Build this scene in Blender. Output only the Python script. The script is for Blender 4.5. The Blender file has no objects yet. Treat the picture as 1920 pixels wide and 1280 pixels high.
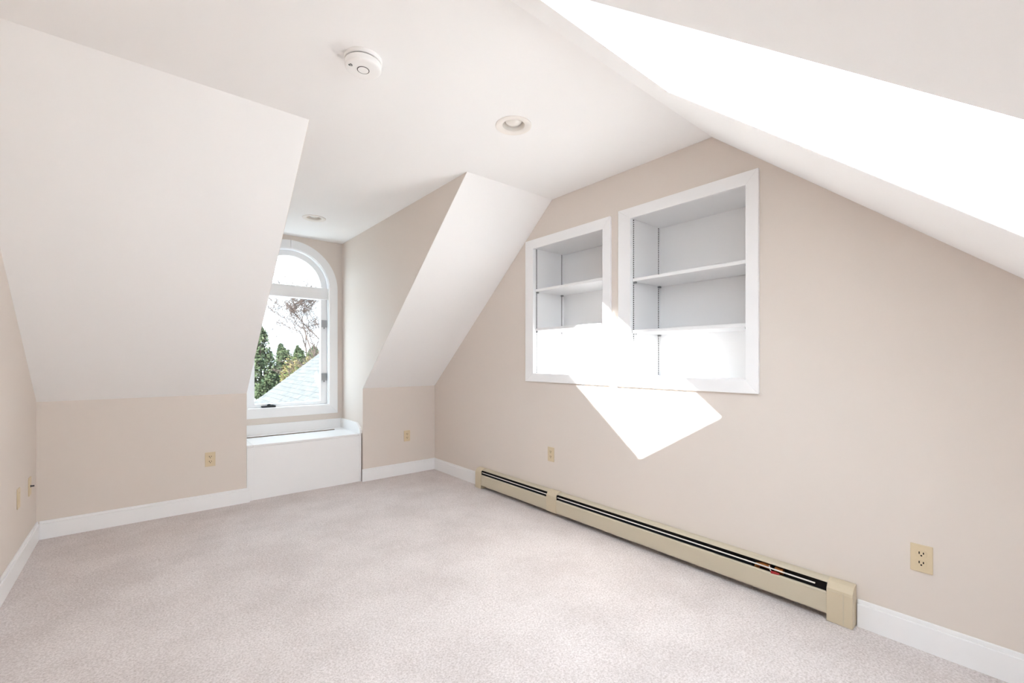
import bpy, bmesh, math, random
from mathutils import Vector, Matrix

S = bpy.context.scene
C = S.collection
PI = math.pi

# ------------------------------------------------------------------ camera
cam = bpy.data.cameras.new('camera')
cam.sensor_width = 36.0
cam.lens = 829.0 / 1920.0 * 36.0
cam.shift_y = 35.0 / 1920.0
cam.clip_start = 0.02
cam.clip_end = 400
camo = bpy.data.objects.new('camera', cam)
C.objects.link(camo)
camo.location = (0, 0, 1.22)
camo.rotation_euler = (PI / 2, 0, -math.atan2(694, 829))
S.camera = camo

# ------------------------------------------------------------------ sky, sun, exposure
W = bpy.data.worlds.new('sky')
S.world = W
W.use_nodes = True
bg = W.node_tree.nodes['Background']
bg.inputs['Color'].default_value = (0.78, 0.885, 1.0, 1)
bg.inputs['Strength'].default_value = 2.75

sun = bpy.data.lights.new('sun', 'SUN')
sun.energy = 14.5
sun.angle = math.radians(0.53)
sun.color = (1.0, 0.987, 0.982)
suno = bpy.data.objects.new('sun', sun)
C.objects.link(suno)
SD = Vector((1.0, 1.173, -0.714)).normalized()
suno.rotation_euler = SD.to_track_quat('-Z', 'Y').to_euler()
suno.location = (-6, -7, 9)

S.view_settings.view_transform = 'Standard'
S.view_settings.look = 'None'
S.view_settings.gamma = 1.0
S.view_settings.use_curve_mapping = False
S.view_settings.exposure = 2.40
S.cycles.use_denoising = True
S.cycles.max_bounces = 16
S.cycles.diffuse_bounces = 12
S.cycles.transparent_max_bounces = 12
S.cycles.sample_clamp_indirect = 10.0

# ------------------------------------------------------------------ dimensions
XL, XR = -0.541, 2.49          # gable walls
YF, YB = -0.62, 4.31           # knee walls
ZF = 0.018                     # carpet surface
ZC = 2.49                      # flat ceiling
ZK = 0.94                      # knee wall height
Y1, Y2 = 1.20, 2.48            # flat ceiling strip
DX0, DX1 = 0.68, 1.68          # dormer alcove
YD = 4.905                     # dormer end wall
KS = 0.8365                    # pitch of the front slope
def zfront(y): return ZC - KS * (Y1 - y)
def zroof(y): return zfront(y) + 0.602
SX0, SX1 = 0.78, 1.575         # skylight well
SY0, SY1, SYV, SYG = -0.336, 0.93, 1.279, 0.536

# ------------------------------------------------------------------ materials
def mat(name, col, rough=0.6, spec=0.3, metal=0.0, noise=None, bump=None, coat=0.0):
    """noise = (scale, second colour, detail); bump = (scale, strength, distance)"""
    m = bpy.data.materials.new(name)
    m.use_nodes = True
    nt = m.node_tree
    b = nt.nodes['Principled BSDF']
    b.inputs['Base Color'].default_value = (*col, 1)
    b.inputs['Roughness'].default_value = rough
    b.inputs['Specular IOR Level'].default_value = spec
    b.inputs['Metallic'].default_value = metal
    if coat:
        b.inputs['Coat Weight'].default_value = coat
    if noise or bump:
        tc = nt.nodes.new('ShaderNodeTexCoord')
    if noise:
        n = nt.nodes.new('ShaderNodeTexNoise')
        n.inputs['Scale'].default_value = noise[0]
        n.inputs['Detail'].default_value = noise[2] if len(noise) > 2 else 3
        r = nt.nodes.new('ShaderNodeValToRGB')
        r.color_ramp.elements[0].position = 0.35
        r.color_ramp.elements[1].position = 0.65
        r.color_ramp.elements[0].color = (*col, 1)
        r.color_ramp.elements[1].color = (*noise[1], 1)
        nt.links.new(tc.outputs['Object'], n.inputs['Vector'])
        nt.links.new(n.outputs['Fac'], r.inputs['Fac'])
        nt.links.new(r.outputs['Color'], b.inputs['Base Color'])
    if bump:
        n2 = nt.nodes.new('ShaderNodeTexNoise')
        n2.inputs['Scale'].default_value = bump[0]
        n2.inputs['Detail'].default_value = 4
        bp = nt.nodes.new('ShaderNodeBump')
        bp.inputs['Strength'].default_value = bump[1]
        bp.inputs['Distance'].default_value = bump[2]
        nt.links.new(tc.outputs['Object'], n2.inputs['Vector'])
        nt.links.new(n2.outputs['Fac'], bp.inputs['Height'])
        nt.links.new(bp.outputs['Normal'], b.inputs['Normal'])
    return m

def carpet_material():
    m = mat('carpet', (0.6, 0.5, 0.47), 0.95, 0.05)
    nt = m.node_tree
    b = nt.nodes['Principled BSDF']
    tc = nt.nodes.new('ShaderNodeTexCoord')
    def noise(scale, detail, rough=0.6):
        n = nt.nodes.new('ShaderNodeTexNoise')
        n.inputs['Scale'].default_value = scale
        n.inputs['Detail'].default_value = detail
        n.inputs['Roughness'].default_value = rough
        nt.links.new(tc.outputs['Object'], n.inputs['Vector'])
        return n
    tuft = noise(120, 5, 0.75)
    patch = noise(2.6, 3)
    r1 = nt.nodes.new('ShaderNodeValToRGB')
    e = r1.color_ramp.elements
    e[0].position, e[1].position = 0.30, 0.62
    e[0].color = (0.50, 0.44, 0.42, 1)
    e[1].color = (0.81, 0.76, 0.748, 1)
    nt.links.new(tuft.outputs['Fac'], r1.inputs['Fac'])
    r2 = nt.nodes.new('ShaderNodeValToRGB')
    f = r2.color_ramp.elements
    f[0].position, f[1].position = 0.36, 0.62
    f[0].color = (0.90, 0.89, 0.885, 1)
    f[1].color = (1, 1, 1, 1)
    nt.links.new(patch.outputs['Fac'], r2.inputs['Fac'])
    mx = nt.nodes.new('ShaderNodeMix')
    mx.data_type = 'RGBA'
    mx.blend_type = 'MULTIPLY'
    mx.inputs['Factor'].default_value = 1
    nt.links.new(r1.outputs['Color'], mx.inputs['A'])
    nt.links.new(r2.outputs['Color'], mx.inputs['B'])
    nt.links.new(mx.outputs['Result'], b.inputs['Base Color'])
    bp = nt.nodes.new('ShaderNodeBump')
    bp.inputs['Strength'].default_value = 0.6
    bp.inputs['Distance'].default_value = 0.006
    nt.links.new(tuft.outputs['Fac'], bp.inputs['Height'])
    nt.links.new(bp.outputs['Normal'], b.inputs['Normal'])
    return m

def glass_material(name, tint):
    m = bpy.data.materials.new(name)
    m.use_nodes = True
    nt = m.node_tree
    nt.nodes.remove(nt.nodes['Principled BSDF'])
    out = nt.nodes['Material Output']
    t = nt.nodes.new('ShaderNodeBsdfTransparent')
    t.inputs['Color'].default_value = (*tint, 1)
    g = nt.nodes.new('ShaderNodeBsdfGlossy')
    g.inputs['Roughness'].default_value = 0.02
    mx = nt.nodes.new('ShaderNodeMixShader')
    mx.inputs['Fac'].default_value = 0.05
    nt.links.new(t.outputs[0], mx.inputs[1])
    nt.links.new(g.outputs[0], mx.inputs[2])
    nt.links.new(mx.outputs[0], out.inputs['Surface'])
    return m

M = {
    'paint': mat('beige_wall_paint', (0.715, 0.65, 0.595), 0.62, 0.25, bump=(260, 0.05, 0.001)),
    'ceil': mat('white_ceiling_paint', (0.90, 0.892, 0.888), 0.8, 0.15, bump=(220, 0.04, 0.001)),
    'trim': mat('white_semigloss_trim', (0.87, 0.87, 0.875), 0.35, 0.4),
    'shelfw': mat('white_shelf_paint', (0.82, 0.82, 0.825), 0.4, 0.35),
    'carpet': carpet_material(),
    'glass': glass_material('clear_glass', (0.97, 0.985, 0.98)),
    'dimglass': glass_material('dimming_window_glass', (0.66, 0.69, 0.69)),  # tint added to dim the daylight entering the alcove
    'heater': mat('putty_enamel', (0.56, 0.50, 0.385), 0.4, 0.4),
    'heatcap': mat('aged_putty_enamel', (0.60, 0.515, 0.375), 0.4, 0.4),
    'damper': mat('pale_damper_metal', (0.72, 0.68, 0.62), 0.4, 0.4),
    'dark': mat('dark_slot_shade', (0.012, 0.011, 0.010), 0.8, 0.1),  # near-black colour stands for shade in the shelf track slots
    'fin': mat('dull_aluminium_fin', (0.07, 0.072, 0.08), 0.5, 0.3, metal=0.6),
    'copper': mat('copper_pipe', (0.55, 0.22, 0.07), 0.4, 0.5, metal=0.9),
    'heater_shade': mat('heater_interior_shade', (0.035, 0.031, 0.030), 0.8, 0.1),  # shade of the heater interior put into a dark colour
    'ringdark': mat('dark_ring_plastic', (0.06, 0.055, 0.05), 0.5, 0.3),
    'red': mat('red_plastic', (0.35, 0.01, 0.01), 0.45, 0.4),
    'ivory': mat('ivory_plastic', (0.66, 0.545, 0.37), 0.4, 0.4),
    'slot': mat('dark_slot', (0.02, 0.013, 0.008), 0.7, 0.2),
    'steel': mat('dull_steel', (0.35, 0.35, 0.35), 0.4, 0.5, metal=0.9),
    'bronze': mat('dark_bronze', (0.05, 0.05, 0.055), 0.45, 0.4, metal=0.4),
    'hinge': mat('aged_brass_hinge', (0.14, 0.09, 0.05), 0.5, 0.4, metal=0.5),
    'plastic': mat('white_plastic', (0.90, 0.885, 0.87), 0.4, 0.4),
    'greyring': mat('grey_plastic', (0.22, 0.21, 0.20), 0.5, 0.3),
    'black': mat('black_print', (0.01, 0.01, 0.01), 0.6, 0.2),
    'cream': mat('cream_light_trim', (0.84, 0.80, 0.755), 0.4, 0.35),
    'bulb': mat('frosted_bulb_glass', (0.80, 0.77, 0.72), 0.25, 0.5, coat=0.4),
    'shingle': mat('pale_shingle', (0.058, 0.058, 0.058), 0.9, 0.1, noise=(7, (0.088, 0.086, 0.084), 4)),
    'snow': mat('pale_ground', (0.42, 0.42, 0.43), 0.9, 0.1, noise=(0.25, (0.26, 0.25, 0.21), 5)),
    'ever': mat('evergreen_needles', (0.016, 0.026, 0.013), 0.8, 0.1, noise=(1.4, (0.050, 0.060, 0.030), 2)),
    'tan': mat('tan_leaves', (0.11, 0.075, 0.035), 0.8, 0.1, noise=(1.6, (0.05, 0.07, 0.022), 2)),
    'bark': mat('pale_bark', (0.060, 0.042, 0.035), 0.9, 0.1, noise=(6, (0.035, 0.025, 0.022), 3)),
    'darkbark': mat('brown_bark', (0.08, 0.055, 0.045), 0.9, 0.1),
    'shed': mat('pale_blue_siding', (0.45, 0.50, 0.56), 0.7, 0.2),
}

# ------------------------------------------------------------------ mesh helpers
def box(bm, x0, x1, y0, y1, z0, z1):
    v = [bm.verts.new(p) for p in ((x0, y0, z0), (x1, y0, z0), (x1, y1, z0), (x0, y1, z0),
                                   (x0, y0, z1), (x1, y0, z1), (x1, y1, z1), (x0, y1, z1))]
    for f in ((0, 3, 2, 1), (4, 5, 6, 7), (0, 1, 5, 4), (1, 2, 6, 5), (2, 3, 7, 6), (3, 0, 4, 7)):
        bm.faces.new([v[i] for i in f])
    return bm

def put(axis, a, p):
    if axis == 'X': return (a, p[0], p[1])
    if axis == 'Y': return (p[0], a, p[1])
    return (p[0], p[1], a)

def prism(bm, axis, a0, a1, loops):
    """solid between a0 and a1 along axis; loops[0] the outline, the rest holes"""
    rings = []
    for a in (a0, a1):
        ed, rr = [], []
        for L in loops:
            vs = [bm.verts.new(put(axis, a, p)) for p in L]
            ed += [bm.edges.new((vs[i], vs[(i + 1) % len(vs)])) for i in range(len(vs))]
            rr.append(vs)
        bmesh.ops.triangle_fill(bm, use_beauty=True, use_dissolve=False, edges=ed)
        rings.append(rr)
    for A, B in zip(*rings):
        n = len(A)
        for i in range(n):
            j = (i + 1) % n
            bm.faces.new((A[i], A[j], B[j], B[i]))
    return bm

def lathe(bm, prof, c, axis='Z', seg=40, closed=False):
    """prof = [(radius, height)], turned round the axis through c"""
    rows = []
    for r, h in prof:
        row = []
        for k in range(seg):
            t = 2 * PI * k / seg
            a, b = r * math.cos(t), r * math.sin(t)
            p = (a, b, h) if axis == 'Z' else ((h, a, b) if axis == 'X' else (a, h, b))
            row.append(bm.verts.new((c[0] + p[0], c[1] + p[1], c[2] + p[2])))
        rows.append(row)
    pairs = list(zip(rows, rows[1:]))
    if closed: pairs.append((rows[-1], rows[0]))
    for A, B in pairs:
        for k in range(seg):
            bm.faces.new((A[k], A[(k + 1) % seg], B[(k + 1) % seg], B[k]))
    if not closed:
        for row in (rows[0], rows[-1]):
            bm.faces.new(row)
    return bm

def tube(bm, pts, rad, seg=6):
    """tapering tube along pts; rad a list"""
    rows = []
    for i, p in enumerate(pts):
        p = Vector(p)
        d = (Vector(pts[min(i + 1, len(pts) - 1)]) - Vector(pts[max(i - 1, 0)])).normalized()
        u = d.cross(Vector((0.3, 0.2, 0.93)))
        if u.length < 1e-3: u = d.cross(Vector((1, 0, 0)))
        u.normalize(); w = d.cross(u)
        rows.append([bm.verts.new(p + (u * math.cos(2 * PI * k / seg) + w * math.sin(2 * PI * k / seg)) * rad[i]) for k in range(seg)])
    for A, B in zip(rows, rows[1:]):
        for k in range(seg):
            bm.faces.new((A[k], A[(k + 1) % seg], B[(k + 1) % seg], B[k]))
    bm.faces.new(rows[0]); bm.faces.new(rows[-1])
    return bm

def obj(name, bm, m, parent=None, bevel=0, smooth=False, kind=None, label=None):
    bmesh.ops.recalc_face_normals(bm, faces=bm.faces)
    me = bpy.data.meshes.new(name)
    bm.to_mesh(me); bm.free()
    me.materials.append(M[m])
    if smooth:
        for p in me.polygons: p.use_smooth = True
    o = bpy.data.objects.new(name, me)
    C.objects.link(o)
    if parent is not None:
        o.parent = parent
        o.matrix_parent_inverse = Matrix.Translation(-parent.location)
    if smooth:
        md = o.modifiers.new('edge', 'EDGE_SPLIT'); md.split_angle = math.radians(38)
    if bevel:
        md = o.modifiers.new('bevel', 'BEVEL'); md.width = bevel; md.segments = 2
        md.limit_method = 'ANGLE'; md.angle_limit = math.radians(40)
    if kind: o['kind'] = kind
    if label: o['label'] = label
    return o

def NB(): return bmesh.new()

def thing(name, label, cat, loc, group=None, kind=None):
    o = bpy.data.objects.new(name, None)
    o.empty_display_size = 0.1
    C.objects.link(o)
    o.location = loc
    o['label'] = label
    if cat: o['category'] = cat
    if group: o['group'] = group
    if kind: o['kind'] = kind
    return o

def struct(name, bm, m, label, bevel=0):
    o = obj(name, bm, m, bevel=bevel, kind='structure', label=label)
    return o

def circle(cx, cy, r, n=40):
    return [(cx + r * math.cos(2 * PI * k / n), cy + r * math.sin(2 * PI * k / n)) for k in range(n)]

def rect(a0, a1, b0, b1): return [(a0, b0), (a1, b0), (a1, b1), (a0, b1)]

# ------------------------------------------------------------------ room shell
struct('floor', box(NB(), XL - .15, XR + .15, YF - .15, YD + .15, -0.2, ZF), 'carpet',
       'pale pinkish beige cut pile carpet over the whole floor')

gable = [(YF - .1, -.2), (YB, -.2), (YB, ZK), (Y2, ZC), (Y1, ZC), (YF - .1, zfront(YF - .1))]
# shelf recess openings in the gable wall: (y0, y1, z0, z1) outside of the casing, inside of the casing
SMALL = dict(o=(1.9006, 2.7782, 1.044, 2.2125), i=(1.967, 2.682, 1.112, 2.136))
BIG = dict(o=(0.946, 1.8345, 1.0425, 2.2265), i=(1.0105, 1.737, 1.1155, 2.155))
rec = [rect(s['i'][0] - .012, s['i'][1] + .012, s['i'][2] - .012, s['i'][3] + .012) for s in (SMALL, BIG)]
struct('wall_right', prism(NB(), 'X', XR, XR + .12, [gable] + rec), 'paint',
       'beige painted gable wall holding two recessed shelf units')
struct('wall_left', prism(NB(), 'X', XL - .12, XL, [gable]), 'paint', 'plain beige gable wall facing the shelf units')
struct('wall_front', box(NB(), XL - .12, XR + .12, YF - .12, YF, -.2, zfront(YF) + .1), 'paint',
       'beige knee wall under the skylight slope')
struct('wall_back_left', box(NB(), XL - .12, DX0 - .002, YB, YB + .1, -.2, ZK), 'paint',
       'beige knee wall between the plain gable wall and the window alcove')
struct('wall_back_right', box(NB(), DX1 + .002, XR + .12, YB, YB + .1, -.2, ZK), 'paint',
       'short beige knee wall between the window alcove and the shelf wall')

def slab(y0, z0, y1, z1, t):      # sloping slab outline, thickness t straight up
    return [(y0, z0), (y1, z1), (y1, z1 + t), (y0, z0 + t)]
kb = (ZC - ZK) / (YB - Y2)
bm = NB()
sl = [(YB, ZK), (Y2, ZC), (Y2, ZC + .12), (YB + .12, ZK - kb * .12 + .12), (YB + .12, ZK)]
prism(bm, 'X', XL - .12, DX0 - .002, [sl]); prism(bm, 'X', DX1 + .002, XR + .12, [sl])
struct('ceiling_slope_back', bm, 'ceil', 'white sloping ceiling falling to the knee wall on both sides of the window alcove')

CANS = [(1.5435, 1.8303), (1.182, 4.17)]
RH = 0.078
flat = [(XL - .12, Y1 - .001), (XR + .12, Y1 - .001), (XR + .12, Y2 + .05), (DX1 + .05, Y2 + .05), (DX1 + .05, YD + .12), (DX0 - .05, YD + .12),
        (DX0 - .05, Y2 + .05), (XL - .12, Y2 + .05)]
struct('ceiling', prism(NB(), 'Z', ZC, ZC + .05, [flat] + [circle(x, y, RH) for x, y in CANS]), 'ceil',
       'flat white ceiling strip running on into the window alcove')

cheek = [(YB + .002, -.2), (YD + .1, -.2), (YD + .1, ZC + .03), (Y2 + .02, ZC + .03), (Y2, ZC + .002), (YB + .002, ZK + .002)]
struct('wall_dormer_left', prism(NB(), 'X', DX0 - .1, DX0, [cheek]), 'paint', 'beige cheek wall of the window alcove on the side of the plain gable wall')
struct('wall_dormer_right', prism(NB(), 'X', DX1, DX1 + .1, [cheek]), 'paint', 'beige cheek wall of the window alcove next to the shelf wall')

WX, WS = 1.160, 1.975          # arch centre, spring line
def arch(r, zb, n=28):
    return [(WX + r, zb)] + [(WX + r * math.cos(PI * k / n), WS + r * math.sin(PI * k / n)) for k in range(n + 1)] + [(WX - r, zb)]
struct('wall_dormer_back', prism(NB(), 'Y', YD, YD + .1, [rect(DX0 - .1, DX1 + .1, -.2, ZC + .06), arch(.395, .735)]), 'paint',
       'beige end wall of the alcove round the arched window')

# front slope with the skylight opening
def fs(y0, y1): return slab(y0, zfront(y0), y1, zfront(y1), .05)
bm = NB()
prism(bm, 'X', XL - .12, SX0 - .002, [fs(YF - .12, SYV)]); prism(bm, 'X', SX1 + .002, XR + .12, [fs(YF - .12, SYV)])
prism(bm, 'X', SX0 - .002, SX1 + .002, [fs(SY1, SYV)]); prism(bm, 'X', SX0 - .002, SX1 + .002, [fs(YF - .12, SY0 - .002)])
struct('ceiling_slope_front', bm, 'ceil', 'white sloping ceiling cut open by the skylight well')
well = [(SY0 - .05, zfront(SY0 - .05) + .002), (SY1, zfront(SY1) + .002), (SYV + .05, zfront(SYV + .05) + .002), (SYV + .05, zroof(SYV + .05)), (SY0 - .05, zroof(SY0 - .05))]
struct('wall_skylight_right', prism(NB(), 'X', SX1, SX1 + .06, [well]), 'trim', 'sunlit white side of the skylight well nearest the shelf wall')
struct('wall_skylight_left', prism(NB(), 'X', SX0 - .06, SX0, [well]), 'trim', 'white side of the skylight well away from the shelf wall')
struct('wall_skylight_top', box(NB(), SX0 - .06, SX1 + .06, SYV, SYV + .06, zfront(SYV), zroof(SYV) + .1), 'trim', 'white upper end of the skylight well')
struct('wall_skylight_bottom', box(NB(), SX0 - .06, SX1 + .06, SY0 - .06, SY0, zfront(SY0) + .002, zroof(SY0) - .001), 'trim', 'white lower end of the skylight well')
struct('ceiling_skylight_head', prism(NB(), 'X', SX0 - .06, SX1 + .06, [slab(SYG, zroof(SYG) + .0002, SYV + .06, zroof(SYV + .06) + .0002, .06)]), 'trim',
       'white soffit of the skylight well above the pane')

# ------------------------------------------------------------------ skylight window (in the roof, over the well)
w2 = thing('window_2', 'fixed skylight pane in the roof over the white well', None, ((SX0 + SX1) / 2, .1, zroof(.1)), kind='structure')
def rs(y0, y1, a, b): return [(y0, zroof(y0) + a), (y1, zroof(y1) + a), (y1, zroof(y1) + b), (y0, zroof(y0) + b)]
for a, b in ((SX0 - .11, SX0 - .03), (SX1, SX1 + .08)):
    obj('frame_bar', prism(NB(), 'X', a, b, [rs(SY0 - .10, SYG + .06, .0005, .022)]), 'bronze', w2)
for a, b in ((SY0 - .10, SY0 - .035), (SYG, SYG + .06)):
    obj('frame_bar', prism(NB(), 'X', SX0 - .03, SX1, [rs(a, b, .0008, .0215)]), 'bronze', w2)
obj('pane', prism(NB(), 'X', SX0 - .04, SX1 + .02, [rs(SY0 - .05, SYG + .02, .008, .012)]), 'glass', w2)

def portal(name, loc, rot, sx, sy):
    l = bpy.data.lights.new(name, 'AREA')
    l.shape = 'RECTANGLE'; l.size = sx; l.size_y = sy
    l.cycles.is_portal = True
    o = bpy.data.objects.new(name, l)
    C.objects.link(o)
    o.location = loc; o.rotation_euler = rot
ym = (SY0 + SYG) / 2
portal('sky_portal_skylight', ((SX0 + SX1) / 2, ym, zroof(ym) - .004), (math.atan(KS), 0, 0), SX1 - SX0, (SYG - SY0) * math.sqrt(1 + KS * KS))
portal('sky_portal_window', (WX, YD + .09, 1.55), (-PI / 2, 0, 0), .74, 1.64)

# ------------------------------------------------------------------ arched window
w1 = thing('window_1', 'white arched window with a fan light above a casement', None, (WX, YD, .652), kind='structure')
RO, RI, ZB0, ZB1 = .467, .382, .652, .746
def half(s):
    n = 20
    out = [(WX + s * RO * math.cos(PI / 2 * k / n), WS + RO * math.sin(PI / 2 * k / n)) for k in range(n + 1)]
    inn = [(WX + s * RI * math.cos(PI / 2 * k / n), WS + RI * math.sin(PI / 2 * k / n)) for k in range(n, -1, -1)]
    out[-1] = (WX + s * .0008, WS + RO); inn[0] = (WX + s * .0008, WS + RI)
    return [(WX + s * RO, ZB0)] + out + inn + [(WX + s * RI, ZB1)]
for s in (-1, 1):
    obj('casing_board', prism(NB(), 'Y', YD - .019, YD, [half(s)]), 'trim', w1, bevel=.002)
obj('casing_board', prism(NB(), 'Y', YD - .019, YD, [[(WX - RO, ZB0), (WX + RO, ZB0), (WX + RI, ZB1), (WX - RI, ZB1)]]), 'trim', w1, bevel=.002)
obj('jamb', prism(NB(), 'Y', YD - .006, YD + .12, [arch(.394, .736), arch(.376, .750)]), 'trim', w1)
obj('transom_bar', box(NB(), WX - .376, WX + .376, YD + .022, YD + .10, 1.868, 1.990), 'trim', w1, bevel=.002)
n = 28
fan_o = [(WX + .376 * math.cos(PI * k / n), WS + .015 + .361 * math.sin(PI * k / n)) for k in range(n + 1)]
fan_i = [(WX + .314 * math.cos(PI * k / n), WS + .022 + .300 * math.sin(PI * k / n)) for k in range(n + 1)]
obj('fan_sash', prism(NB(), 'Y', YD + .055, YD + .095, [fan_o + fan_i[::-1]]), 'trim', w1, bevel=.002)
obj('pane', prism(NB(), 'Y', YD + .070, YD + .075, [fan_i]), 'dimglass', w1)
sash = obj('casement_sash', prism(NB(), 'Y', YD + .050, YD + .095, [rect(WX - .374, WX + .374, .752, 1.925), rect(WX - .311, WX + .311, .784, 1.866)]), 'trim', w1, bevel=.002)
obj('pane', box(NB(), WX - .313, WX + .313, YD + .070, YD + .075, .782, 1.868), 'dimglass', sash)
for z in (1.612, 1.040):
    bm = NB()
    box(bm, WX + .318, WX + .372, YD + .040, YD + .052, z - .038, z + .038)
    box(bm, WX + .336, WX + .350, YD + .034, YD + .042, z - .055, z - .036)
    obj('hinge', bm, 'steel', sash, label='dark metal casement hinge')
bm = NB()
box(bm, .905, 1.03, YD + .008, YD + .045, .751, .768)
lathe(bm, [(.016, .0), (.016, .012), (.010, .018)], (.97, YD + .026, .768), seg=14)
tube(bm, [(.97, YD + .02, .778), (1.0, YD + .004, .772), (1.02, YD + .0, .766)], [.005, .005, .006], 6)
obj('crank_handle', bm, 'bronze', w1, bevel=.003, label='dark bronze window crank')

# ------------------------------------------------------------------ baseboards
BH, BT = .122, .014
def base(name, x0, x1, y0, y1, label, nx, ny):
    """flat board with a thinner rounded cap; (nx, ny) points into the room"""
    bm = NB()
    box(bm, x0, x1, y0, y1, ZF - .005, BH)
    ax0, ax1, ay0, ay1 = x0, x1, y0, y1
    if nx > 0: ax1 -= .005
    if nx < 0: ax0 += .005
    if ny > 0: ay1 -= .005
    if ny < 0: ay0 += .005
    box(bm, ax0, ax1, ay0, ay1, BH, .140)
    struct(name, bm, 'trim', label, bevel=.0025)
base('baseboard_left', XL, XL + BT, YF, YB, 'white baseboard along the plain gable wall', 1, 0)
base('baseboard_back_left', XL + BT, DX0 + .022, YB - BT, YB, 'white baseboard on the longer knee wall', 0, -1)
base('baseboard_back_right', DX1 - .010, XR, YB - BT, YB, 'white baseboard on the short knee wall by the shelves', 0, -1)
base('baseboard_right_far', XR - BT, XR, 3.445, YB - BT, 'short white baseboard between the heater and the knee wall corner', -1, 0)
base('baseboard_right_near', XR - BT, XR, YF, .531, 'white baseboard past the floor-length heater cap', -1, 0)
base('baseboard_front', XL + BT, XR - BT, YF, YF + BT, 'white baseboard under the skylight slope', 0, 1)

# ------------------------------------------------------------------ storage bench in the alcove
be = thing('storage_bench', 'white built-in storage bench with hinged lid under the arched window', 'bench', (1.17, 4.6, ZF))
bx0, bx1, byf, zt = DX0 + .004, DX1 - .008, 4.335, .492
obj('front_panel', box(NB(), bx0, bx1, byf, byf + .02, ZF - .004, zt - .020), 'trim', be, bevel=.002)
bm = NB(); box(bm, bx0 + .0, bx0 + .045, byf - .004, byf, ZF - .004, zt - .020)
obj('corner_strip', bm, 'trim', be, bevel=.0015)
obj('corner_strip', box(NB(), bx1 - .020, bx1, byf - .004, byf, ZF - .004, zt - .020), 'trim', be, bevel=.0015)
lx0, lx1, yh = bx0 + .046, 1.640, 4.742
obj('lid', box(NB(), lx0, lx1, byf - .006, yh - .004, zt - .018, zt), 'trim', be, bevel=.003)
obj('top_strip', box(NB(), bx0, lx0 - .002, byf - .006, yh - .004, zt - .018, zt), 'trim', be, bevel=.002)
obj('top_strip', box(NB(), lx1 + .002, bx1, byf - .006, yh - .004, zt - .018, zt), 'trim', be, bevel=.002)
obj('top_strip', box(NB(), bx0, bx1, yh + .004, YD - .016, zt - .018, zt), 'trim', be, bevel=.002)
hg = NB()
tube(hg, [(lx0 + .02, yh, zt + .001), (1.545, yh, zt + .001)], [.006, .006], 8)
hinge = obj('piano_hinge', hg, 'hinge', be, label='thin brown piano hinge along the lid')
obj('back_board', box(NB(), bx0, bx1, YD - .016, YD - .0005, zt - .018, .590), 'trim', be, bevel=.002)
obj('end_board', prism(NB(), 'X', bx1 - .014, bx1 + .007, [[(byf - .004, zt + .0005), (YD - .017, zt + .0005), (YD - .017, .590), (4.432, .590), (4.345, .545), (byf - .004, .525)]]), 'trim', be, bevel=.002)

# ------------------------------------------------------------------ recessed shelf units
def shelf_unit(d, shelves, label):
    y0, y1, z0, z1 = d['o']; a0, a1, b0, b1 = d['i']
    t = thing('shelf_unit', label, 'shelves', (XR, (y0 + y1) / 2, z0))
    xf = XR - .019
    obj('casing_stile', prism(NB(), 'X', xf, XR, [[(y0, z0), (a0, b0), (a0, b1), (y0, z1)]]), 'trim', t, bevel=.002)
    obj('casing_stile', prism(NB(), 'X', xf, XR, [[(y1, z0), (a1, b0), (a1, b1), (y1, z1)]]), 'trim', t, bevel=.002)
    obj('casing_rail', prism(NB(), 'X', xf, XR, [[(y0, z0), (y1, z0), (a1, b0), (a0, b0)]]), 'trim', t, bevel=.002)
    obj('casing_rail', prism(NB(), 'X', xf, XR, [[(y0, z1), (y1, z1), (a1, b1), (a0, b1)]]), 'trim', t, bevel=.002)
    g, xb = .006, 2.842
    A0, A1, B0, B1 = a0 - g, a1 + g, b0 - g, b1 + g
    T = .016
    obj('side_panel', box(NB(), XR - .006, xb, A0 - T, A0, B0 - T, B1 + T), 'shelfw', t)
    obj('side_panel', box(NB(), XR - .006, xb, A1, A1 + T, B0 - T, B1 + T), 'shelfw', t)
    obj('top_panel', box(NB(), XR - .006, xb, A0, A1, B1, B1 + T), 'shelfw', t)
    obj('bottom_panel', box(NB(), XR - .006, xb, A0, A1, B0 - T, B0), 'shelfw', t)
    obj('back_panel', box(NB(), xb, xb + .014, A0 - T, A1 + T, B0 - T, B1 + T), 'shelfw', t)
    for zc in shelves:
        sh = obj('shelf', box(NB(), XR + .008, xb - .004, A0 + .006, A1 - .006, zc - .010, zc + .010), 'shelfw', t, bevel=.002)
        for xx in (2.512, 2.806):
            for yy in (A0 + .004, A1 - .022):
                obj('shelf_clip', box(NB(), xx - .005, xx + .012, yy, yy + .018, zc - .022, zc - .010), 'steel', sh)
    for xc in (2.516, 2.8165):
        for s in (0, 1):
            ya, yb_ = (A0, A0 + .0022) if s == 0 else (A1 - .0022, A1)
            yg0, yg1 = (A0, A0 + .0010) if s == 0 else (A1 - .0010, A1)
            z = B0 + .004; zend = B1 - .004
            cuts = sorted(shelves)
            bm = NB()
            box(bm, xc - .0085, xc - .0065, ya, yb_, z, zend); box(bm, xc + .0065, xc + .0085, ya, yb_, z, zend)
            q = z
            while q < zend - .006:
                box(bm, xc - .0065, xc + .0065, ya, yb_, q, q + .0052)
                q += .0127
            tr = obj('shelf_standard', bm, 'shelfw', t, label='slotted metal shelf track')
            obj('slot_shade_strip', box(NB(), xc - .0065, xc + .0065, yg0, yg1, z, zend), 'dark', tr)  # dark strip painted in as the shade behind the slots
    return t
shelf_unit(SMALL, (1.795, 1.473), 'white recessed shelf unit next to the sloping ceiling, its lowest bay sunlit')
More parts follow.
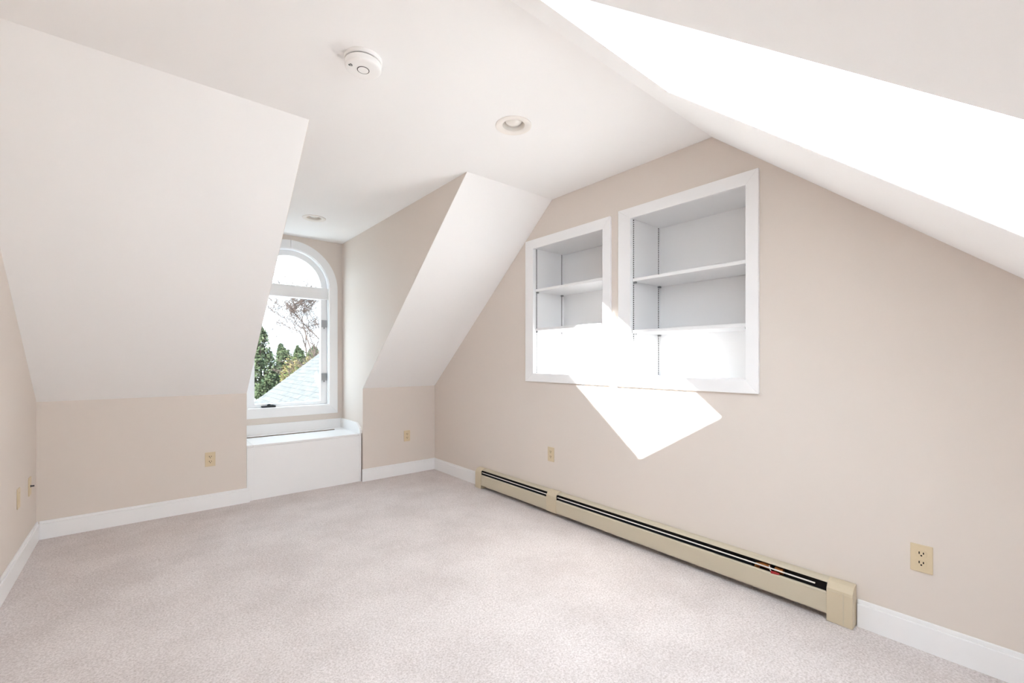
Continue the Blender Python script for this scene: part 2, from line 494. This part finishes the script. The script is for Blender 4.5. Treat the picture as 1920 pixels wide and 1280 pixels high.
shelf_unit(BIG, (1.752, 1.410), 'white recessed shelf unit under the ceiling ridge, its lower corner crossed by sunlight')

# ------------------------------------------------------------------ heater
he = thing('convector_heater', 'long putty coloured metal heater running along the wall under the shelf units', 'heater', (XR, 2.0, ZF))
HX = 2.428
y0h, y1h = .535, 3.440
capL, capM, capR = (3.350, 3.440), (2.376, 2.480), (.535, .634)
# hood: back plate, curved top, front lip
hood = [(XR, .04), (XR, .200), (2.470, .200), (2.452, .196), (2.443, .188), (2.4445, .187), (2.453, .1935), (2.470, .1970), (2.4865, .1970), (2.4865, .04)]
def extr(bm, prof, ya, yb_):
    return prism(bm, 'Y', ya, yb_, [prof])
obj('hood', extr(NB(), hood, y0h + .02, y1h - .02), 'heater', he)
bm = box(NB(), 2.4845, 2.4864, y0h + .03, y1h - .03, .045, .192)  # dark back sheet in place of the shade inside the heater
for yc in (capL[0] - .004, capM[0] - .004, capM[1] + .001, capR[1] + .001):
    box(bm, HX + .004, 2.484, yc, yc + .003, .060, .186)  # dark sheets added as the shading line beside the caps
obj('inner_shade', bm, 'heater_shade', he)
front = [(HX, .052), (HX, .143), (HX + .003, .149), (HX + .012, .149), (HX + .012, .1475), (HX + .0045, .1475), (HX + .0015, .142), (HX + .0015, .0535), (HX + .014, .0535), (HX + .014, .052)]
for ya, yb_ in ((capM[1] - .01, capL[0] + .01), (capR[1] - .01, capM[0] + .01)):
    fp = obj('front_panel', extr(NB(), front, ya, yb_), 'heater', he)
    obj('crease', box(NB(), HX - .0012, HX, ya + .012, yb_ - .012, .136, .1395), 'heater', fp)
for ya, yb_ in ((2.485, 3.345), (.682, 2.370)):
    obj('damper_blade', prism(NB(), 'Y', ya, yb_, [[(2.4340, .1668), (2.4352, .1660), (2.4405, .1702), (2.4395, .1712)]]), 'damper', he)
def cap(bm, ya, yb_, zb, grow=.004):
    x = HX - grow
    prof = [(XR - .001, zb), (XR - .001, .2035), (2.468, .2035), (2.450, .1985), (2.437, .188), (x + .002, .172), (x, .160), (x, zb)]
    return extr(bm, prof, ya, yb_)
obj('end_cap', cap(NB(), *capL, ZF + .001), 'heatcap', he, bevel=.002)
obj('joint_cover', cap(NB(), *capM, .047), 'heatcap', he, bevel=.002)
rc = obj('end_cap', cap(NB(), .535, .634, ZF + .001), 'heatcap', he, bevel=.002)
bm = NB()
box(bm, HX - .0055, HX - .004, .568, .5715, ZF + .004, .166)
obj('seam', bm, 'heater', rc)
obj('crease', box(NB(), HX - .0058, HX - .004, .537, .632, .157, .160), 'heatcap', rc)
el = obj('heating_pipe', tube(NB(), [(2.460, .66, .125), (2.460, 3.33, .125)], [.0111, .0111], 10), 'copper', he, smooth=True)
bm = NB()
y = .98
while y < 3.28:
    box(bm, 2.438, 2.482, y, y + .0012, .098, .152)
    y += .0085
obj('fins', bm, 'fin', el, kind='stuff')
obj('pipe_elbow', tube(NB(), [(2.464, .955, .125), (2.464, .945, .158), (2.464, .925, .163), (2.464, .885, .163)], [.013, .013, .013, .013], 10), 'copper', he, smooth=True)
obj('pipe_coupling', tube(NB(), [(2.464, .862, .160), (2.464, .825, .160)], [.015, .015], 10), 'copper', he, smooth=True)
obj('red_wire_nut', tube(NB(), [(2.437, .872, .150), (2.437, .845, .152), (2.437, .835, .153)], [.008, .007, .003], 8), 'red', he, smooth=True)
obj('white_wire', tube(NB(), [(2.440, .866, .148), (2.436, .876, .160), (2.445, .884, .178)], [.002, .002, .002], 6), 'plastic', he)

# ------------------------------------------------------------------ outlets and plates
def to_wall(side):
    """local frame: u to the right along the wall, w up, n out of the wall"""
    return {'right': (Vector((0, -1, 0)), Vector((-1, 0, 0))), 'back': (Vector((1, 0, 0)), Vector((0, -1, 0))),
            'left': (Vector((0, 1, 0)), Vector((1, 0, 0)))}[side]
def place(o, side, loc):
    u, n_ = to_wall(side)
    m = Matrix(((u.x, n_.x, 0, loc[0]), (u.y, n_.y, 0, loc[1]), (u.z, n_.z, 1, loc[2]), (0, 0, 0, 1)))
    # columns: local x = u, local y = n, local z = up
    o.matrix_world = m
def local_obj(name, bm, m, parent, bevel=0, smooth=False, label=None):
    o = obj(name, bm, m, None, bevel, smooth, label=label)
    o.parent = parent
    return o
def plate(bm):
    box(bm, -.0352, .0352, 0, .005, -.0572, .0572)
    return bm
def proto_outlet():
    t = thing('power_outlet', '', 'outlet', (0, 0, 0), 'ivory duplex outlets')
    local_obj('cover_plate', plate(NB()), 'ivory', t, bevel=.003)
    local_obj('screw', lathe(NB(), [(.0032, .004), (.0032, .0058)], (0, 0, 0), 'Y', 12), 'ivory', t)
    for zc in (.0195, -.0195):
        prof = []
        for k in range(32):
            a = 2 * PI * k / 32
            prof.append((.0172 * math.cos(a), zc + max(-.0135, min(.0135, .0172 * math.sin(a)))))
        r = local_obj('receptacle', prism(NB(), 'Y', .003, .0066, [prof]), 'ivory', t, bevel=.0006)
        for x, z, w_, h_ in ((-.0066, zc + .004, .0019, .0050), (.0066, zc + .004, .0019, .0042)):
            local_obj('slot', box(NB(), x - w_, x + w_, .0060, .0069, z - h_, z + h_), 'slot', r)
        local_obj('slot', lathe(NB(), [(.0032, .0060), (.0032, .0069)], (0, 0, zc - .0065), 'Y', 12), 'slot', r)
    return t
def copy_tree(o, parent=None):
    c = o.copy(); C.objects.link(c); c.parent = parent
    for ch in o.children: copy_tree(ch, c)
    return c
proto = proto_outlet()
spots = [('back', (.424, YB, .419), 'ivory duplex outlet on the longer knee wall beside the storage bench'),
         ('back', (2.155, YB, .419), 'ivory duplex outlet on the short knee wall between bench and shelf wall'),
         ('right', (XR, 2.490, .474), 'ivory duplex outlet over the heater joint cover, under the small shelf unit'),
         ('right', (XR, .317, .395), 'ivory duplex outlet beside the floor-length heater cap on the shelf wall')]
outs = [proto] + [copy_tree(proto) for _ in spots[1:]]
for o, (side, loc, lab) in zip(outs, spots):
    place(o, side, loc); o['label'] = lab
bp_ = thing('cover_plate', 'ivory blank cover plate on the plain gable wall, farther from its corner', 'wall plate', (0, 0, 0))
local_obj('plate', plate(NB()), 'ivory', bp_, bevel=.003)
local_obj('center_panel', box(NB(), -.0165, .0165, .004, .0065, -.033, .033), 'ivory', bp_, bevel=.001)
for z in (-.048, .048): local_obj('screw', lathe(NB(), [(.003, .004), (.003, .0058)], (0, 0, z), 'Y', 12), 'ivory', bp_)
place(bp_, 'left', (XL, 3.735, .433))
cp = thing('cable_plate', 'ivory cable plate with a metal connector near the knee wall corner', 'wall plate', (0, 0, 0))
local_obj('plate', plate(NB()), 'ivory', cp, bevel=.003)
local_obj('connector', lathe(NB(), [(.0075, .004), (.0075, .008), (.0048, .008), (.0048, .022)], (0, 0, 0), 'Y', 12), 'bronze', cp)
for z in (-.042, .042): local_obj('screw', lathe(NB(), [(.003, .004), (.003, .0058)], (0, 0, z), 'Y', 12), 'ivory', cp)
place(cp, 'left', (XL, 4.065, .430))

# ------------------------------------------------------------------ recessed downlights
for (x, y), lab in zip(CANS, ('round recessed downlight in the flat ceiling between detector and skylight slope', 'round recessed downlight in the alcove ceiling above the arched window')):
    t = thing('recessed_downlight', lab, 'downlight', (x, y, ZC), 'recessed downlights')
    obj('trim_ring', lathe(NB(), [(.098, 0), (.097, -.004), (.090, -.0065), (.066, -.003), (.060, .002), (.060, .006), (.098, .0005)], (x, y, ZC), seg=56, closed=True), 'cream', t, smooth=True)
    obj('housing', lathe(NB(), [(.061, .0), (.058, .03), (.050, .085), (.052, .087), (.0605, .03), (.0635, .0)], (x, y, ZC), seg=48, closed=True), 'cream', t, smooth=True)
    obj('housing_top', lathe(NB(), [(.075, .087), (.075, .10)], (x, y, ZC), seg=48), 'cream', t)
    obj('bulb', lathe(NB(), [(.030, .086), (.032, .060), (.044, .030), (.0455, .022), (.040, .014), (.022, .008), (.002, .006)], (x, y, ZC), seg=40), 'bulb', t, smooth=True)

# ------------------------------------------------------------------ smoke detector
dx, dy = .7165, 1.834
sd = thing('smoke_detector', 'round white smoke detector with a ringed test button on the flat ceiling', 'smoke detector', (dx, dy, ZC))
obj('mounting_base', lathe(NB(), [(.0765, 0), (.0765, -.012), (.074, -.015), (.068, -.015)], (dx, dy, ZC), seg=56), 'plastic', sd, smooth=True)
obj('vent_band', lathe(NB(), [(.0675, -.0148), (.0675, -.0205)], (dx, dy, ZC), seg=56), 'greyring', sd, smooth=True)
bd = obj('body', lathe(NB(), [(.068, -.0205), (.0735, -.0207), (.0735, -.036), (.0725, -.041), (.069, -.0445), (.060, -.046), (.002, -.0462)], (dx, dy, ZC), seg=56), 'plastic', sd, smooth=True)
obj('button_ring', lathe(NB(), [(.0248, -.0455), (.0248, -.0472), (.0218, -.0472), (.0218, -.0455)], (dx, dy, ZC), seg=48, closed=True), 'ringdark', bd, smooth=True)
obj('test_button', lathe(NB(), [(.0218, -.0455), (.0218, -.0476), (.002, -.0480)], (dx, dy, ZC), seg=48), 'plastic', bd, smooth=True)
# little speaker symbol: solid wedge and two sound bars, pointing along the image's left-right
fx = Vector((math.cos(-math.atan2(694, 829)), math.sin(-math.atan2(694, 829))))
def flat_mark(pts):
    bm = NB()
    q = []
    for a, b in pts:
        p = Vector((dx, dy)) + fx * a + Vector((-fx.y, fx.x)) * b
        q.append((p.x, p.y))
    return prism(bm, 'Z', ZC - .0471, ZC - .0461, [q])
obj('icon_mark', flat_mark([(-.0500, -.034), (-.0445, -.041), (-.0445, -.027)]), 'black', bd)
obj('icon_mark', flat_mark([(-.0415, -.041), (-.0395, -.041), (-.0395, -.027), (-.0415, -.027)]), 'black', bd)
obj('icon_mark', flat_mark([(-.0370, -.042), (-.0335, -.034), (-.0370, -.026), (-.0390, -.026), (-.0360, -.034), (-.0390, -.042)]), 'black', bd)

# ------------------------------------------------------------------ outdoors
random.seed(7)
struct('ground', box(NB(), -60, 90, 6.5, 160, -3.2, -2.9), 'snow', 'pale open ground behind the house')

# neighbouring roof wing: falls towards -X, far rake at y = 14
def zr(x): return .274 + .79 * (x - 2.672)
ro = thing('house_roof', 'pale shingled roof of the wing beyond the window', 'roof', (3.4, 11, -2.9))
rx0, rx1, ry0, ry1 = 1.75, 6.2, 6.6, 14.0
wl = NB()
prism(wl, 'Y', ry0 + .2, ry1 - .25, [[(rx0 + .35, -2.9), (8.6, -2.9), (8.6, zr(rx0 + .35) - .25), (rx1, zr(rx1) - .25), (rx0 + .35, zr(rx0 + .35) - .25)]])
obj('wing_wall', wl, 'shed', ro)
obj('roof_deck', prism(NB(), 'Y', ry0, ry1 - .02, [[(rx0, zr(rx0) - .12), (rx1, zr(rx1) - .12), (rx1, zr(rx1)), (rx0, zr(rx0))]]), 'shingle', ro)
obj('roof_deck', prism(NB(), 'Y', ry0, ry1 - .02, [[(rx1, zr(rx1) - .12), (rx1 + 4.4, zr(rx0) - .12), (rx1 + 4.4, zr(rx0)), (rx1, zr(rx1))]]), 'shingle', ro)
bm = NB()
ex = .112
k = 0
x = rx0 - .03
while x < rx1 - .05:
    y = ry0 + (k % 3) * .1 - .3
    while y < ry1:
        ya, yb_ = max(ry0, y + .006), min(ry1, y + .30)
        lift = .010 + random.random() * .006
        if yb_ > ya + .02:
            a, b = x, x + ex + .01
            v = [bm.verts.new(p) for p in ((a, ya, zr(a) + .002), (a, yb_, zr(a) + .002), (b, yb_, zr(b) + .002), (b, ya, zr(b) + .002),
                                           (a, ya, zr(a) + lift + .008), (a, yb_, zr(a) + lift + .008), (b, yb_, zr(b) + .004), (b, ya, zr(b) + .004))]
            for f in ((4, 5, 6, 7), (0, 1, 5, 4), (0, 4, 7, 3), (1, 2, 6, 5)):
                bm.faces.new([v[i] for i in f])
        y += .306
    x += ex; k += 1
obj('shingles', bm, 'shingle', ro, kind='stuff')

def leaf_cloud(bm, n, fn, size):
    for _ in range(n):
        c = Vector(fn())
        a = Vector((random.gauss(0, 1), random.gauss(0, 1), random.gauss(0, 1))).normalized()
        b = a.cross(Vector((random.gauss(0, 1), random.gauss(0, 1), random.gauss(0, 1)))).normalized()
        s = size * random.uniform(.6, 1.3)
        bm.faces.new([bm.verts.new(c + a * s), bm.verts.new(c + b * s * .5), bm.verts.new(c - a * s), bm.verts.new(c - b * s * .5)])
    return bm

def evergreen(x, y, h, w, label, n=5200):
    t = thing('evergreen_tree', label, 'tree', (x, y, -2.9), 'trees beyond the window')
    obj('trunk', tube(NB(), [(x, y, -2.95), (x + .05, y, h * .4 - 2.9), (x, y, h * .9 - 2.9)], [.16, .10, .03], 8), 'darkbark', t)
    lobes = [(random.uniform(0, 2 * PI), random.uniform(.15, .97), random.uniform(.35, 1.15)) for _ in range(24)]
    def fn():
        a, q, rr = random.choice(lobes)
        a += random.gauss(0, .35); q = min(.99, max(.12, q + random.gauss(0, .06)))
        R = w * (1 - q ** 3.0) ** .7 * (.6 + .4 * min(1, q / .25))
        r = R * rr * random.uniform(.55, 1.05)
        return (x + r * math.cos(a), y + r * math.sin(a), -2.9 + h * q + random.gauss(0, .08))
    obj('foliage', leaf_cloud(NB(), n, fn, .16), 'ever', t, kind='stuff')
evergreen(8.15, 45.0, 7.1, 1.9, 'tallest dark evergreen tree beyond the window', 7000)
evergreen(10.9, 50.0, 5.7, 1.6, 'shorter dark evergreen tree beside the tallest one')
evergreen(13.9, 55.5, 5.7, 1.7, 'dark evergreen tree standing behind the pale bare trunk')
evergreen(17.3, 61.0, 6.0, 1.8, 'dark evergreen tree where the roof edge rises', 4200)

def shrub(x, y, h, w, label, n=1500):
    t = thing('leafy_shrub', label, 'shrub', (x, y, -2.9), 'tan shrubs beyond the window')
    bm = NB()
    for k in range(6):
        a = k * PI / 3 + .3
        tube(bm, [(x + .1 * math.cos(a), y + .1 * math.sin(a), -2.95), (x + w * .5 * math.cos(a), y + w * .5 * math.sin(a), -2.9 + h * .8)], [.04, .015], 5)
    obj('stem', bm, 'bark', t)
    def fn():
        a, q, r = random.uniform(0, 2 * PI), random.uniform(.15, 1), math.sqrt(random.random())
        return (x + w * r * math.cos(a), y + w * r * math.sin(a), -2.9 + h * q * (1.05 - .35 * r * r))
    obj('foliage', leaf_cloud(NB(), n, fn, .12), 'tan', t, kind='stuff')
shrub(9.9, 41.5, 4.3, .95, 'tan leaved shrub between the evergreen trees')
shrub(13.0, 46.5, 4.7, 1.0, 'tall tan leaved shrub beside the pale bare trunk')

def bare_tree(x, y, h, label, seed, depth=5):
    rnd = random.Random(seed)
    t = thing('bare_tree', label, 'tree', (x, y, -2.9), 'trees beyond the window')
    tk = NB(); br = NB()
    def grow(p, d, L, r, lev):
        pts = [Vector(p)]
        n_ = 4
        dd = Vector(d)
        for i in range(n_):
            dd = (dd + Vector((rnd.gauss(0, .12), rnd.gauss(0, .12), rnd.gauss(0, .06) + .03))).normalized()
            pts.append(pts[-1] + dd * L / n_)
        rad = [r * (1 - .55 * i / n_) for i in range(n_ + 1)]
        tube(tk if lev == 0 else br, pts, rad, 6 if lev < 2 else 3)
        if lev >= depth: return
        kids = 11 if lev == 0 else (5 if lev < 3 else 3)
        for k in range(kids):
            i = rnd.choice([1, 2, 3, 4, 4])
            a = rnd.uniform(0, 2 * PI)
            side = Vector((math.cos(a), math.sin(a), rnd.uniform(-.1, .7)))
            nd = (dd * .55 + side * .8).normalized()
            grow(pts[i], nd, L * rnd.uniform(.48, .68), max(rad[i] * .55, .018), lev + 1)
    grow((x, y, -2.95), (0.02, 0, 1), h * .55, .17, 0)
    obj('trunk', tk, 'bark', t)
    obj('branches', br, 'bark', t, kind='stuff')
bare_tree(8.9, 33.0, 10.5, 'tall bare deciduous tree with a pale trunk beyond the roof edge', 3)
bare_tree(20.0, 72.0, 15.0, 'bare deciduous tree farther back behind the roof', 11)
bare_tree(16.5, 104.0, 17.0, 'bare deciduous tree farther back behind the evergreens', 23, 4)
